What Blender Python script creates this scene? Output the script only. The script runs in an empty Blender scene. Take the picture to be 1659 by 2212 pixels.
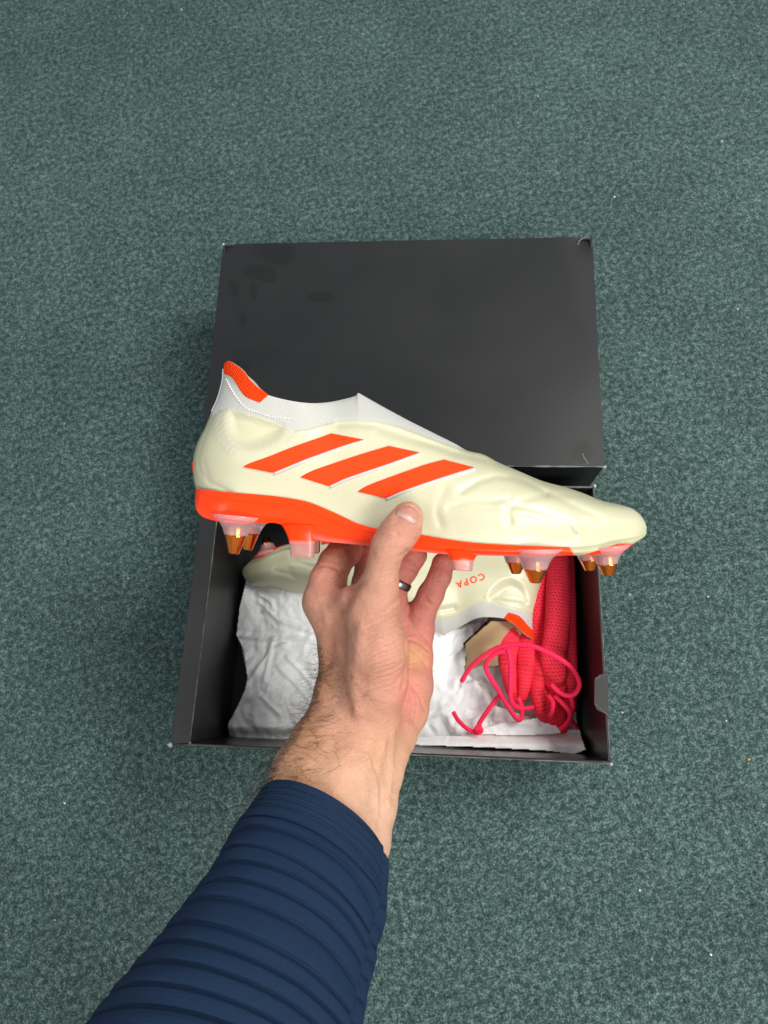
import bpy, bmesh, math, random
import numpy as np
from mathutils import Vector, Matrix
from mathutils.bvhtree import BVHTree

random.seed(7); rng = np.random.default_rng(7)
scene = bpy.context.scene
COL = scene.collection

# ------------------------------------------------------------------ camera
CX, CY, F = 829.5, 1106.0, 1475.0          # principal point and focal length of the 1659x2212 view
PITCH, ROLL, RIM = 0.2711, -0.2495, 0.112  # camera leans 15.5 deg off straight down; box rim 11.2 cm up
cp, sp, cr, sr = math.cos(PITCH), math.sin(PITCH), math.cos(ROLL), math.sin(ROLL)
_r = np.array([1, 0, 0.]); _u = np.array([0, cp, sp]); CF = np.array([0, sp, -cp])
CR = cr * _r + sr * _u; CU = -sr * _r + cr * _u
CO = np.array([0, 0, 0.566 + RIM])
cam = bpy.data.cameras.new('camera'); camo = bpy.data.objects.new('camera', cam); COL.objects.link(camo)
camo.matrix_world = Matrix([[CR[i], CU[i], -CF[i], CO[i]] for i in range(3)] + [[0, 0, 0, 1]])
cam.sensor_fit = 'VERTICAL'; cam.sensor_height = 36; cam.lens = F / 2212 * 36
cam.clip_start = 0.01; cam.clip_end = 50
cam.dof.use_dof = True; cam.dof.focus_distance = 0.405; cam.dof.aperture_fstop = 16.0
scene.camera = camo

# ------------------------------------------------------------------ light
w = bpy.data.worlds.new('World'); scene.world = w; w.use_nodes = True
w.node_tree.nodes['Background'].inputs[0].default_value = (0.86, 0.93, 1.0, 1)
w.node_tree.nodes['Background'].inputs[1].default_value = 0.34
def area(name, loc, target, sx, sy, power, col):
    l = bpy.data.lights.new(name, 'AREA'); l.shape = 'RECTANGLE'; l.size = sx; l.size_y = sy
    l.energy = power; l.color = col
    o = bpy.data.objects.new(name, l); COL.objects.link(o); o.location = loc
    o.rotation_euler = (Vector(target) - Vector(loc)).to_track_quat('-Z', 'Y').to_euler()
area('ceiling_panel', (1.15, 0.30, 1.6), (0.1, 0, 0), 0.9, 0.5, 22, (1, 0.97, 0.92))
area('ceiling_panel', (0.45, -1.35, 1.9), (0, 0, 0), 1.3, 0.5, 27, (1, 0.97, 0.92))
area('ceiling_panel', (-1.3, 0.2, 2.3), (0, 0, 0), 1.2, 0.6, 7, (1, 0.97, 0.92))
scene.view_settings.view_transform = 'Standard'; scene.view_settings.look = 'None'
scene.view_settings.exposure = 0.48; scene.view_settings.gamma = 1

# ------------------------------------------------------------------ helpers
def cam2w(X, Y, d):
    X, Y, d = np.broadcast_arrays(np.asarray(X, float), np.asarray(Y, float), np.asarray(d, float))
    return CO + X[..., None] * CR + Y[..., None] * CU + d[..., None] * CF
def at(px, py, d):                         # photo point at a given distance -> world
    px = np.asarray(px, float); py = np.asarray(py, float)
    return cam2w((px - CX) / F * d, -(py - CY) / F * d, d)
def on(px, py, z):                         # photo point on the level plane z -> world
    v = (px - CX) / F * CR - (py - CY) / F * CU + CF
    return CO + v * ((z - CO[2]) / v[2])
def proj(P):                               # world -> photo point
    d = np.asarray(P) - CO; t = d @ CF
    return CX + F * (d @ CR) / t, CY - F * (d @ CU) / t
def smooth(x): x = np.clip(x, 0, 1); return x * x * (3 - 2 * x)
def spline(pts, n, closed=False, param=None):
    """Catmull-Rom through pts, n samples evenly along it"""
    P = np.asarray(pts, float)
    if closed: Q = np.vstack([P[-1], P, P[0], P[1]])
    else: Q = np.vstack([2 * P[0] - P[1], P, 2 * P[-1] - P[-2]])
    out = []
    for i in range(1, len(Q) - 2):
        t = np.linspace(0, 1, 12, endpoint=False)[:, None]
        a, b, c, d = Q[i - 1:i + 3]
        out.append(.5 * (2 * b + (c - a) * t + (2 * a - 5 * b + 4 * c - d) * t ** 2 + (3 * b - a - 3 * c + d) * t ** 3))
    out.append(Q[-2][None]); D = np.vstack(out)
    s = np.r_[0, np.cumsum(np.linalg.norm(np.diff(D[:, :2], axis=0), axis=1))]; s /= s[-1]
    q = np.linspace(0, 1, n) if param is None else param
    return np.stack([np.interp(q, s, D[:, k]) for k in range(D.shape[1])], 1)
def dist_poly(x, y, pts):                  # distance to a polyline
    P = np.asarray(pts, float); best = np.full(np.shape(x), 1e9)
    for a, b in zip(P[:-1], P[1:]):
        d = b - a; L = d @ d + 1e-9
        t = np.clip(((x - a[0]) * d[0] + (y - a[1]) * d[1]) / L, 0, 1)
        best = np.minimum(best, np.hypot(x - a[0] - t * d[0], y - a[1] - t * d[1]))
    return best
def inside(x, y, poly):
    c = np.zeros(np.shape(x), bool); P = np.asarray(poly, float); j = len(P) - 1
    for i in range(len(P)):
        xi, yi = P[i]; xj, yj = P[j]
        if yi != yj:
            c ^= ((yi > y) != (yj > y)) & (x < (xj - xi) * (y - yi) / (yj - yi) + xi)
        j = i
    return c
def sdist(x, y, poly):                     # signed distance, positive inside
    d = dist_poly(x, y, list(poly) + [poly[0]]); return np.where(inside(x, y, poly), d, -d)
def vnoise(x, y, seed=0):                  # smooth value noise
    x = np.asarray(x, float); y = np.asarray(y, float)
    def h(i, j): v = np.sin(i * 127.1 + j * 311.7 + seed * 74.7) * 43758.5453; return v - np.floor(v)
    i, j = np.floor(x), np.floor(y); fx, fy = smooth(x - i), smooth(y - j)
    return ((h(i, j) * (1 - fx) + h(i + 1, j) * fx) * (1 - fy) + (h(i, j + 1) * (1 - fx) + h(i + 1, j + 1) * fx) * fy) * 2 - 1
def mesh(name, V, Fc, mat, parent=None, smooth_=True, col=None, origin=None):
    V = np.asarray(V, float)
    o0 = np.zeros(3)
    if parent is not None and origin is None: o0 = np.array(parent.location)
    if origin is not None: o0 = np.array(origin)
    me = bpy.data.meshes.new(name); me.from_pydata((V - o0).tolist(), [], [list(map(int, f)) for f in Fc]); me.update()
    if smooth_: me.polygons.foreach_set('use_smooth', [True] * len(me.polygons))
    if col is not None:
        c = np.ones((len(V), 4)); c[:, :3] = col
        a = me.color_attributes.new('Col', 'FLOAT_COLOR', 'POINT'); a.data.foreach_set('color', c.ravel())
    me.materials.append(mat)
    o = bpy.data.objects.new(name, me); COL.objects.link(o)
    if parent is not None: o.parent = parent
    elif origin is not None: o.location = tuple(o0)
    return o
def tag(o, label=None, cat=None, group=None, kind=None):
    if label: o['label'] = label
    if cat: o['category'] = cat
    if group: o['group'] = group
    if kind: o['kind'] = kind
    return o
def empty(name, loc, label, cat, group=None):
    o = bpy.data.objects.new(name, None); COL.objects.link(o); o.location = tuple(loc); o.empty_display_size = .02
    return tag(o, label, cat, group)
def gridf(n, m, wrap=False, off=0):
    i, j = np.meshgrid(np.arange(n - 1), np.arange(m if wrap else m - 1), indexing='ij'); j2 = (j + 1) % m
    return (np.stack([i * m + j, i * m + j2, (i + 1) * m + j2, (i + 1) * m + j], -1).reshape(-1, 4) + off)
def boxv(P8):                              # 8 corners: bottom ring of four then top ring of four
    return P8, [(3, 2, 1, 0), (4, 5, 6, 7), (0, 1, 5, 4), (1, 2, 6, 5), (2, 3, 7, 6), (3, 0, 4, 7)]
class MB:
    def __init__(s): s.V = []; s.F = []; s.C = []
    def add(s, V, Fc, c=None):
        k = sum(len(v) for v in s.V); s.V.append(np.asarray(V, float)); s.F += [[int(a) + k for a in f] for f in Fc]
        if c is not None: s.C.append(np.broadcast_to(np.asarray(c, float), (len(V), 3)))
    def obj(s, name, mat, parent=None, **k):
        return mesh(name, np.vstack(s.V), s.F, mat, parent, col=np.vstack(s.C) if s.C else None, **k)
def tube(P, r, n=8, flat=None):
    """tube round the polyline P with radius r (scalar or per point)"""
    P = np.asarray(P, float); N = len(P); r = np.broadcast_to(r, (N,))
    T = np.gradient(P, axis=0); T /= np.linalg.norm(T, axis=1)[:, None] + 1e-12
    a = np.cross(T[0], [0.31, .2, .93]); a /= np.linalg.norm(a); V = []
    for i in range(N):
        a = a - T[i] * (a @ T[i]); a /= np.linalg.norm(a) + 1e-12; b = np.cross(T[i], a)
        ph = np.arange(n) / n * 2 * np.pi
        V.append(P[i] + r[i] * (np.cos(ph)[:, None] * a + np.sin(ph)[:, None] * b))
    V = np.vstack(V); Fc = gridf(N, n, True).tolist()
    Fc += [list(range(n))[::-1], list(range((N - 1) * n, N * n))]
    return V, Fc
def lathe(prof, c, axis, n=28):
    """prof: (distance along axis, radius) from c"""
    axis = np.array(axis, float); axis /= np.linalg.norm(axis); a = np.cross(axis, [0.1, 0.05, 1]); a /= np.linalg.norm(a); b = np.cross(axis, a)
    ph = np.arange(n) / n * 2 * np.pi
    V = np.vstack([np.array(c) + axis * h + r * (np.cos(ph)[:, None] * a + np.sin(ph)[:, None] * b) for h, r in prof])
    return V, gridf(len(prof), n, True).tolist() + [list(range(n))[::-1], list(range((len(prof) - 1) * n, len(prof) * n))]

# ------------------------------------------------------------------ materials
def mat(name, base=(.5, .5, .5), rough=.5, vcol=False, **kw):
    m = bpy.data.materials.new(name); m.use_nodes = True; nt = m.node_tree; b = nt.nodes['Principled BSDF']
    b.inputs['Base Color'].default_value = (*base, 1); b.inputs['Roughness'].default_value = rough
    for k, v in kw.items():
        b.inputs[k.replace('_', ' ')].default_value = v
    if vcol:
        a = nt.nodes.new('ShaderNodeVertexColor'); a.layer_name = 'Col'; nt.links.new(a.outputs['Color'], b.inputs['Base Color'])
    return m
def node(m, t, **kw):
    n = m.node_tree.nodes.new(t)
    for k, v in kw.items():
        if k.startswith('i_'): n.inputs[k[2:].replace('_', ' ')].default_value = v
        else: setattr(n, k, v)
    return n
def link(m, a, b): m.node_tree.links.new(a, b)
def ramp(m, src, stops):
    r = node(m, 'ShaderNodeValToRGB'); e = r.color_ramp.elements
    while len(e) < len(stops): e.new(.5)
    for i, (p, c) in enumerate(stops): e[i].position = p; e[i].color = (*c, 1) if len(c) == 3 else c
    link(m, src, r.inputs[0]); return r
def coords(m, scale=(1, 1, 1), rot=(0, 0, 0)):
    t = node(m, 'ShaderNodeTexCoord'); mp = node(m, 'ShaderNodeMapping'); mp.inputs['Scale'].default_value = scale; mp.inputs['Rotation'].default_value = rot
    link(m, t.outputs['Object'], mp.inputs[0]); return mp.outputs[0]
def noise(m, vec, scale, detail=4, rough=.6, dist=0.):
    n = node(m, 'ShaderNodeTexNoise'); n.inputs['Scale'].default_value = scale; n.inputs['Detail'].default_value = detail
    n.inputs['Roughness'].default_value = rough; n.inputs['Distortion'].default_value = dist; link(m, vec, n.inputs['Vector']); return n.outputs['Fac']
def bump(m, src, strength, dist, prev=None):
    b = node(m, 'ShaderNodeBump'); b.inputs['Strength'].default_value = strength; b.inputs['Distance'].default_value = dist
    link(m, src, b.inputs['Height'])
    if prev is not None: link(m, prev.outputs[0], b.inputs['Normal'])
    link(m, b.outputs[0], m.node_tree.nodes['Principled BSDF'].inputs['Normal']); return b
def bsdf(m): return m.node_tree.nodes['Principled BSDF']
def mul_col(m, fac_src, lo, hi):
    """multiply the base colour by a value that runs lo..hi with fac_src"""
    b = bsdf(m); mr = node(m, 'ShaderNodeMapRange'); mr.inputs['To Min'].default_value = lo; mr.inputs['To Max'].default_value = hi; link(m, fac_src, mr.inputs[0])
    mx = node(m, 'ShaderNodeMix', data_type='RGBA', blend_type='MULTIPLY'); mx.inputs[0].default_value = 1
    s = b.inputs['Base Color']
    if s.is_linked: link(m, s.links[0].from_socket, mx.inputs[6])
    else: mx.inputs[6].default_value = s.default_value
    link(m, mr.outputs[0], mx.inputs[7]); link(m, mx.outputs[2], s); return mr
def mapr(m, src, a, b, c=0., d=1.):
    mr = node(m, 'ShaderNodeMapRange'); 
    for k, v in zip(('From Min', 'From Max', 'To Min', 'To Max'), (a, b, c, d)): mr.inputs[k].default_value = v
    link(m, src, mr.inputs[0]); return mr.outputs[0]

M = {}
# carpet: heathered green loop pile
m = M['carpet'] = mat('carpet', rough=.95); bsdf(m).inputs['Specular IOR Level'].default_value = .15
v = coords(m)
n1 = noise(m, v, 190, 6, .8, .3); n2 = noise(m, v, 560, 4, .8); n3 = noise(m, v, 3.5, 3, .5)
mm = node(m, 'ShaderNodeMath', operation='MULTIPLY_ADD'); link(m, n2, mm.inputs[0]); mm.inputs[1].default_value = .55; link(m, mapr(m, n1, 0, 1, 0, .55), mm.inputs[2])
r = ramp(m, mm.outputs[0], [(.42, (.011, .031, .028)), (.50, (.037, .080, .074)), (.56, (.078, .138, .129)), (.64, (.26, .355, .34))])
link(m, r.outputs[0], bsdf(m).inputs['Base Color']); mul_col(m, n3, .66, 1.34)
n6 = noise(m, v, 18, 3, .6); mul_col(m, n6, .74, 1.26); n4 = noise(m, v, 75, 3, .6); mul_col(m, n4, .75, 1.25)
b1 = bump(m, mm.outputs[0], 1.0, .006)
# box cardboard
def cardboard(name, base, rough, spec=.5):
    m = mat(name, base, rough); bsdf(m).inputs['Specular IOR Level'].default_value = spec; v = coords(m)
    n = noise(m, v, 9, 3, .5, .6); link(m, mapr(m, n, .35, .65, rough - .05, rough + .07), bsdf(m).inputs['Roughness'])
    bump(m, noise(m, v, 1500, 2, .5), .05, .0002); return m
M['box'] = cardboard('black_card', (.010, .0105, .011), .42)
M['lid'] = cardboard('lid_card', (.010, .0105, .011), .42, .42)
M['lidtop'] = cardboard('lid_top_card', (.010, .0105, .011), .42, .42)
m = M['lidtop']; a_ = node(m, 'ShaderNodeVertexColor', layer_name='Col'); link(m, a_.outputs['Color'], bsdf(m).inputs['Base Color'])
link(m, mapr(m, a_.outputs['Color'], .003, .0105, .25, .36), bsdf(m).inputs['Specular IOR Level'])
M['edge'] = mat('worn_card_edge', (.16, .16, .165), .7)
M['chip'] = mat('bare_card', (.5, .47, .42), .9)
M['boxin'] = mat('box_inside', (.010, .0105, .010), .3)
bump(M['boxin'], noise(M['boxin'], coords(M['boxin']), 12, 3, .5), .12, .004)
# tissue
m = M['tissue'] = mat('tissue', (.86, .87, .86), .6); v = coords(m)
bump(m, noise(m, v, 45, 4, .55, 1.0), .22, .003)
mul_col(m, noise(m, v, 40, 5, .65, 1.5), .88, 1.08)
bsdf(m).inputs['Subsurface Weight'].default_value = .0
M['kraft'] = mat('kraft_card', (.36, .23, .12), .75)
bump(M['kraft'], noise(M['kraft'], coords(M['kraft'], (1, 6, 1)), 300, 3), .2, .0005)
# bag
m = M['bag'] = mat('mesh_fabric', (1.0, .036, .072), .7)
bsdf(m).inputs['Specular IOR Level'].default_value = .2
bsdf(m).inputs['Emission Color'].default_value = (0, 0, 0, 1)
tc = node(m, 'ShaderNodeTexCoord'); vo = node(m, 'ShaderNodeTexVoronoi'); vo.inputs['Scale'].default_value = 1.0; vo.inputs['Randomness'].default_value = .12
uvm = node(m, 'ShaderNodeUVMap'); uvm.uv_map = 'UV'; link(m, uvm.outputs[0], vo.inputs['Vector'])
hole = mapr(m, vo.outputs['Distance'], .18, .40)
mul_col(m, hole, .62, 1.0); bump(m, hole, .6, .0010)
M['cord'] = mat('cord', (1.0, .025, .10), .7)
bsdf(M['cord']).inputs['Specular IOR Level'].default_value = .2
bump(M['cord'], noise(M['cord'], coords(M['cord']), 900, 2), .4, .0006)
# boot
m = M['upper'] = mat('coated_leather', rough=.36, vcol=True, Coat_Weight=.6, Coat_Roughness=.24, Coat_Tint=(1, .97, .8, 1))
v = coords(m, (1, 3.2, 1)); nf = noise(m, v, 420, 3, .7); ng = noise(m, coords(m), 1700, 2, .6)
b1 = bump(m, nf, .16, .0008); b1 = bump(m, ng, .3, .00026, b1); link(m, b1.outputs[0], bsdf(m).inputs['Coat Normal'])
link(m, mapr(m, ng, .35, .7, .25, .5), bsdf(m).inputs['Roughness'])
m = M['knit'] = mat('knit', rough=.85, vcol=True, Sheen_Weight=.3)
wv = node(m, 'ShaderNodeTexWave', wave_type='BANDS', bands_direction='DIAGONAL'); wv.inputs['Scale'].default_value = 260; wv.inputs['Distortion'].default_value = 2.5; wv.inputs['Detail'].default_value = 2
link(m, coords(m, (1, -.6, .2)), wv.inputs['Vector']); b1 = bump(m, wv.outputs['Fac'], .16, .0005); bump(m, noise(m, coords(m), 1300, 3), .4, .0006, b1)
mul_col(m, wv.outputs['Fac'], .97, 1.01)
m = M['ribknit'] = mat('orange_rib_knit', (.95, .055, .003), .85)
bsdf(m).inputs['Specular IOR Level'].default_value = .15
wv = node(m, 'ShaderNodeTexWave', wave_type='BANDS', bands_direction='X'); wv.inputs['Scale'].default_value = 220; wv.inputs['Distortion'].default_value = 1.2
link(m, coords(m, (1, 1, 1), (0, 0, .55)), wv.inputs['Vector']); bump(m, wv.outputs['Fac'], .6, .0009); mul_col(m, wv.outputs['Fac'], .74, 1.08)
m = M['stripe'] = mat('orange_stripe', (.95, .050, .0), .6)
bsdf(m).inputs['Specular IOR Level'].default_value = .25
wv = node(m, 'ShaderNodeTexWave', wave_type='BANDS', bands_direction='Y'); wv.inputs['Scale'].default_value = 340; wv.inputs['Distortion'].default_value = .4
link(m, coords(m, (.25, 1, 1)), wv.inputs['Vector']); bump(m, wv.outputs['Fac'], .35, .0005); mul_col(m, wv.outputs['Fac'], .9, 1.04)
M['piping'] = mat('white_piping', (.52, .53, .52), .5)
M['plate'] = mat('soleplate', rough=.3, vcol=True, Coat_Weight=.15, Coat_Roughness=.12)
bsdf(M['plate']).inputs['Specular IOR Level'].default_value = .25
M['clear'] = mat('clear_tpu', (.92, .74, .75), .2, Transmission_Weight=.72, IOR=1.3)
m = M['blade'] = mat('blade_tpu', rough=.22, vcol=True, IOR=1.35)
sx_ = node(m, 'ShaderNodeSeparateColor'); link(m, bsdf(m).inputs['Base Color'].links[0].from_socket, sx_.inputs[0]); link(m, mapr(m, sx_.outputs[1], .05, .40, 0, .66), bsdf(m).inputs['Transmission Weight'])
m = M['copper'] = mat('copper', (.80, .20, .03), .2, Metallic=1.0)
bump(m, noise(m, coords(m), 500, 2), .08, .0004)
M['thread'] = mat('thread', (.8, .8, .78), .8)
# arm
m = M['skin'] = mat('skin', rough=.46, vcol=True, Subsurface_Weight=.35, Subsurface_Radius=(.008, .003, .0015), Subsurface_Scale=.6)
bsdf(m).inputs['Specular IOR Level'].default_value = .4
v = coords(m, (1, 1, 1), (0, 0, .5)); v2 = coords(m, (1, 3.5, 1), (0, 0, -.45))
nA = noise(m, coords(m), 70, 4, .6); mul_col(m, nA, .78, 1.18); nP = noise(m, coords(m), 700, 3, .7); mul_col(m, nP, .86, 1.12)
b1 = bump(m, noise(m, v2, 260, 5, .7, .4), .5, .002); bump(m, nP, .35, .0005, b1)
M['nail'] = mat('nail', rough=.36, vcol=True, Coat_Weight=.15)
M['hair'] = mat('hair', (.022, .013, .009), .5)
M['ring'] = mat('dark_silver', (.22, .21, .20), .3, Metallic=1.0)
m = M['navy'] = mat('navy_jersey', (.0052, .0175, .046), .85)
bsdf(m).inputs['Specular IOR Level'].default_value = .2
mul_col(m, noise(m, coords(m), 900, 3, .7), .8, 1.2); b1 = bump(m, noise(m, coords(m, (1, 2.2, 1), (0, 0, .6)), 800, 3, .6), .5, .0006); bump(m, noise(m, coords(m), 45, 3, .5), .25, .004, b1)
M['navythread'] = mat('navy_thread', (.013, .030, .066), .8)
M['lint'] = mat('lint', (.75, .70, .60), .8); M['lint2'] = mat('lint_orange', (.6, .33, .14), .8)

# ------------------------------------------------------------------ carpet
V = [(-1.5, -1.5, 0), (1.5, -1.5, 0), (1.5, 1.9, 0), (-1.5, 1.9, 0)]
tag(mesh('carpet', V, [(0, 1, 2, 3)], M['carpet']), kind='structure')
specks = [(392, 20, 3.2, 0, 'largest pale fleck, at the very top of the carpet left of centre'), (275, 28, 1.6, 0, 'small pale fleck left of the largest fleck at the top'),
    (1163, 208, 1.9, 0, 'pale fleck alone on the carpet above the lid, right of centre'), (1328, 425, 2.4, 0, 'pale fleck on the carpet just up and right of the lid corner'),
    (1560, 305, 1.8, 0, 'pale fleck near the right edge, high above the lid'), (1594, 668, 1.7, 0, 'pale fleck on the carpet right of the lid, near the edge'),
    (1618, 1640, 2.6, 1, 'orange brown crumb at the right edge, level with the box front'), (118, 1988, 1.9, 1, 'orange crumb on the carpet left of the blue sleeve'),
    (140, 1735, 2.0, 0, 'pale fleck on the carpet left of the cuff'), (12, 2010, 1.7, 1, 'orange crumb at the lower left edge of the carpet'),
    (1382, 1923, 2.1, 0, 'bright pale fleck right of the sleeve on open carpet'), (1358, 1700, 1.8, 1, 'orange crumb just below the right front box corner'),
    (1536, 2062, 2.2, 0, 'pale fleck with a hair at the lower right of the carpet'), (1408, 2072, 1.6, 1, 'orange crumb at the bottom right of the carpet'),
    (1562, 745, 1.5, 1, 'dark orange crumb right of the middle of the lid'), (250, 640, 1.3, 1, 'small orange crumb left of the lid'), (840, 600 - 480, 1.3, 0, 'small pale fleck above the middle of the lid'),
    (1361, 1284, 1.6, 0, 'pale fleck right of the box, nearest of three in a row below the toe'), (1424, 1284, 1.5, 0, 'middle pale fleck of three in a row right of the box'),
    (1530, 1289, 1.8, 0, 'rightmost pale fleck of three in a row right of the box'), (1345, 1539, 1.8, 0, 'pale fleck close beside the locking tab of the box'),
    (1569, 1557, 1.6, 0, 'pale fleck near the right edge, level with the locking tab'), (139, 915, 2.0, 1, 'orange crumb left of the boot heel, near the left edge'),
    (277, 1249, 2.0, 0, 'pale fleck on the dark carpet left of the box'), (117, 1338, 1.6, 0, 'pale ring shaped fleck far left of the box'), (284, 1508, 1.7, 1, 'orange crumb left of the front corner of the box')]
for px, py, s, k, lab in specks:
    p = on(px, py, .0012); bm = bmesh.new(); bmesh.ops.create_icosphere(bm, subdivisions=1, radius=s * .00042)
    for q in bm.verts:
        q.co *= .6 + .8 * random.random(); q.co.x *= 1.4; q.co.z *= .5
    me = bpy.data.meshes.new('lint'); bm.to_mesh(me); bm.free(); me.materials.append(M['lint2' if k else 'lint'])
    o = bpy.data.objects.new('crumb' if k else 'lint', me); COL.objects.link(o); o.location = p; o.rotation_euler = (0, 0, random.random() * 6)
    tag(o, lab, 'crumb' if k else 'lint', 'orange crumbs on the carpet' if k else 'pale flecks of lint on the carpet')

# ------------------------------------------------------------------ shoe box
rimz = RIM
cBL, cBR, cTR, cTL = on(367, 1610, rimz), on(1321, 1651, rimz), on(1285, 1049, rimz), on(439.5, 1046, rimz)
cen = (cBL + cBR + cTR + cTL) / 4; base = cen.copy(); base[2] = 0
box = empty('shoe_box', base, 'open black cardboard shoe box filled with tissue, a boot and a pink bag', 'shoe box')
def quadbox(a, b, c, d, z0, z1, name, m, parent, bev=0.0006):   # a,b,c,d: ring of corners (xy), counter-clockwise
    P = [np.array([q[0], q[1], z0]) for q in (a, b, c, d)] + [np.array([q[0], q[1], z1]) for q in (a, b, c, d)]
    V, Fc = boxv(P); o = mesh(name, V, Fc, m, parent, smooth_=False)
    if bev:
        md = o.modifiers.new('bevel', 'BEVEL'); md.width = bev; md.segments = 2
    return o
def lerp(a, b, t): return a + (b - a) * t
T = .0022
def inset(a, b, c, d, la, lb, lc, ld):     # move the four sides inwards: ab by la, bc by lb, cd by lc, da by ld
    def off(p, q, s): t = (q - p)[:2]; t = t / np.linalg.norm(t); n = np.array([-t[1], t[0]]); return p[:2] + n * s, t
    L = [off(a, b, la), off(b, c, lb), off(c, d, lc), off(d, a, ld)]
    def X(l1, l2):
        A = np.array([l1[1], -l2[1]]).T; s = np.linalg.solve(A, l2[0] - l1[0]); return l1[0] + l1[1] * s[0]
    return X(L[3], L[0]), X(L[0], L[1]), X(L[1], L[2]), X(L[2], L[3])
iBL, iBR, iTR, iTL = inset(cBL, cBR, cTR, cTL, T, T, T, .0158)
oBL, oBR, oTR, oTL = cBL[:2], cBR[:2], cTR[:2], cTL[:2]
quadbox(oBL, oBR, iBR, iBL, 0.0, rimz, 'front_wall', M['boxin'], box)
quadbox(oBR, oTR, iTR, iBR, 0.0, rimz - .0002, 'side_wall', M['boxin'], box)
quadbox(oTR, oTL, iTL, iTR, 0.0, rimz, 'back_wall', M['boxin'], box)
quadbox(oTL, oBL, iBL, iTL, 0.0, rimz - .0008, 'side_wall', M['lid'], box)['label'] = 'thick folded left side wall with flat top'
quadbox(iBL, iBR, iTR, iTL, 0.001, .003, 'floor_panel', M['boxin'], box, 0)
# pale worn edges along the thin rims
def edge_line(p, q, z, wd, m, parent, name='worn_edge', lift=.0004):
    p, q = np.array(p[:2]), np.array(q[:2]); n = 90; t = np.linspace(0, 1, n)[:, None]; L = p + (q - p) * t
    P = np.c_[L, np.full(n, z)]; rr = wd * (.55 + .45 * vnoise(np.arange(n) * .6, np.zeros(n), 3))
    V, Fc = tube(P, np.maximum(rr, wd * .25), 6); return mesh(name, V, Fc, m, parent)
ins2 = lambda a, b, f: lerp(np.array(a), np.array(b), f)
edge_line(ins2(oBL, iBL, .3), ins2(oBR, iBR, .3), rimz - .0001, .0005, M['edge'], box)
edge_line(ins2(oBR, iBR, .3), ins2(oTR, iTR, .3), rimz - .0003, .0005, M['edge'], box)
edge_line(ins2(oTR, iTR, .5), ins2(oTL, iTL, .5), rimz, .0008, M['edge'], box)
edge_line(iBL, iTL, rimz - .0009, .0006, M['edge'], box)
for c, s in ((oBL, .0027), (oBR, .0014), (oTR, .0016), (iBL, .0010)):
    bm = bmesh.new(); bmesh.ops.create_icosphere(bm, subdivisions=2, radius=s)
    for q in bm.verts: q.co *= .55 + .6 * random.random()
    V = np.array([list(q.co) for q in bm.verts]) + np.array([c[0], c[1], rimz - .001]); Fc = [[k.index for k in f.verts] for f in bm.faces]; bm.free()
    mesh('worn_corner', V, Fc, M['chip'], box)
# locking tab folded over the right wall
tabp = [(1313, 1455), (1296, 1457), (1285, 1466), (1284, 1520), (1290, 1533), (1316, 1547)]
tp = [on(x, y, rimz + .0012) for x, y in tabp]
tp2 = [p - np.array([0, 0, .0016]) for p in tp]; nT = len(tp)
mesh('locking_tab', tp2 + tp, [list(range(nT)), list(range(nT, 2 * nT))[::-1]] + [(i, i + nT, (i + 1) % nT + nT, (i + 1) % nT) for i in range(nT)], M['box'], box, smooth_=False)
edge_line(tp[0], tp[2], rimz + .0016, .0004, M['edge'], box); edge_line(tp[3], tp[5], rimz + .0016, .0004, M['edge'], box)

# ------------------------------------------------------------------ lid
lz = RIM + .0072
lTL, lTR, lBR, lBL = on(482, 527, lz), on(1279, 511, lz), on(1306, 1008, lz), on(431, 1003, lz)
lc = (lTL + lTR + lBR + lBL) / 4; lb = lc.copy(); lb[2] = 0
lid = empty('box_lid', lb, 'black matte shoe box lid resting behind the open box, scuffed corners', 'lid')
nx, ny = 180, 120; a, b = np.meshgrid(np.linspace(0, 1, nx), np.linspace(0, 1, ny), indexing='ij')
top = (1 - a)[..., None] * (1 - b)[..., None] * lBL + a[..., None] * (1 - b)[..., None] * lBR + a[..., None] * b[..., None] * lTR + (1 - a)[..., None] * b[..., None] * lTL
top[..., 2] += -.0030 * np.sin(np.pi * a) * np.sin(np.pi * b) + .0004 * vnoise(a * 6, b * 5, 2)
# soft dents at the two far corners
top[..., 2] -= .004 * np.exp(-(((a - .99) / .03) ** 2 + ((b - 1) / .05) ** 2)) + .003 * np.exp(-((a / .03) ** 2 + ((b - 1) / .05) ** 2))
qx, qy = proj(top.reshape(-1, 3)); sm_ = np.zeros(len(qx))
for x_, y_, rx_, ry_ in ((590, 538, 46, 20), (604, 554, 36, 18), (558, 588, 34, 18), (580, 600, 20, 10), (548, 630, 10, 20), (505, 620, 14, 22), (524, 690, 12, 16), (560, 770, 60, 26), (515, 790, 30, 12), (1255, 975, 24, 26), (690, 640, 30, 12)):
    rd = ((qx - x_) / rx_) ** 2 + ((qy - y_) / ry_) ** 2 + .35 * vnoise(qx * .09, qy * .09, 4); sm_ = np.maximum(sm_, (1 - smooth((rd - .7) / .5)) * (.3 if rx_ > 40 and y_ > 600 else .55))
lcol = np.array([.0125, .013, .0135]) * (1 - .5 * sm_[:, None]) * (1 + .05 * vnoise(qx * .02, qy * .02, 1))[:, None]
mesh('top_panel', top.reshape(-1, 3), gridf(nx, ny)[:, ::-1], M['lidtop'], lid, col=lcol)
jBL, jBR, jTR, jTL = inset(lBL, lBR, lTR, lTL, T, T, T, T)
zt = lz - .0006
for p, q, r_, s in ((lBL, lBR, jBR, jBL), (lBR, lTR, jTR, jBR), (lTR, lTL, jTL, jTR), (lTL, lBL, jBL, jTL)):
    quadbox(p, q, r_, s, .0, zt, 'side_panel', M['box'], lid)
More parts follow.
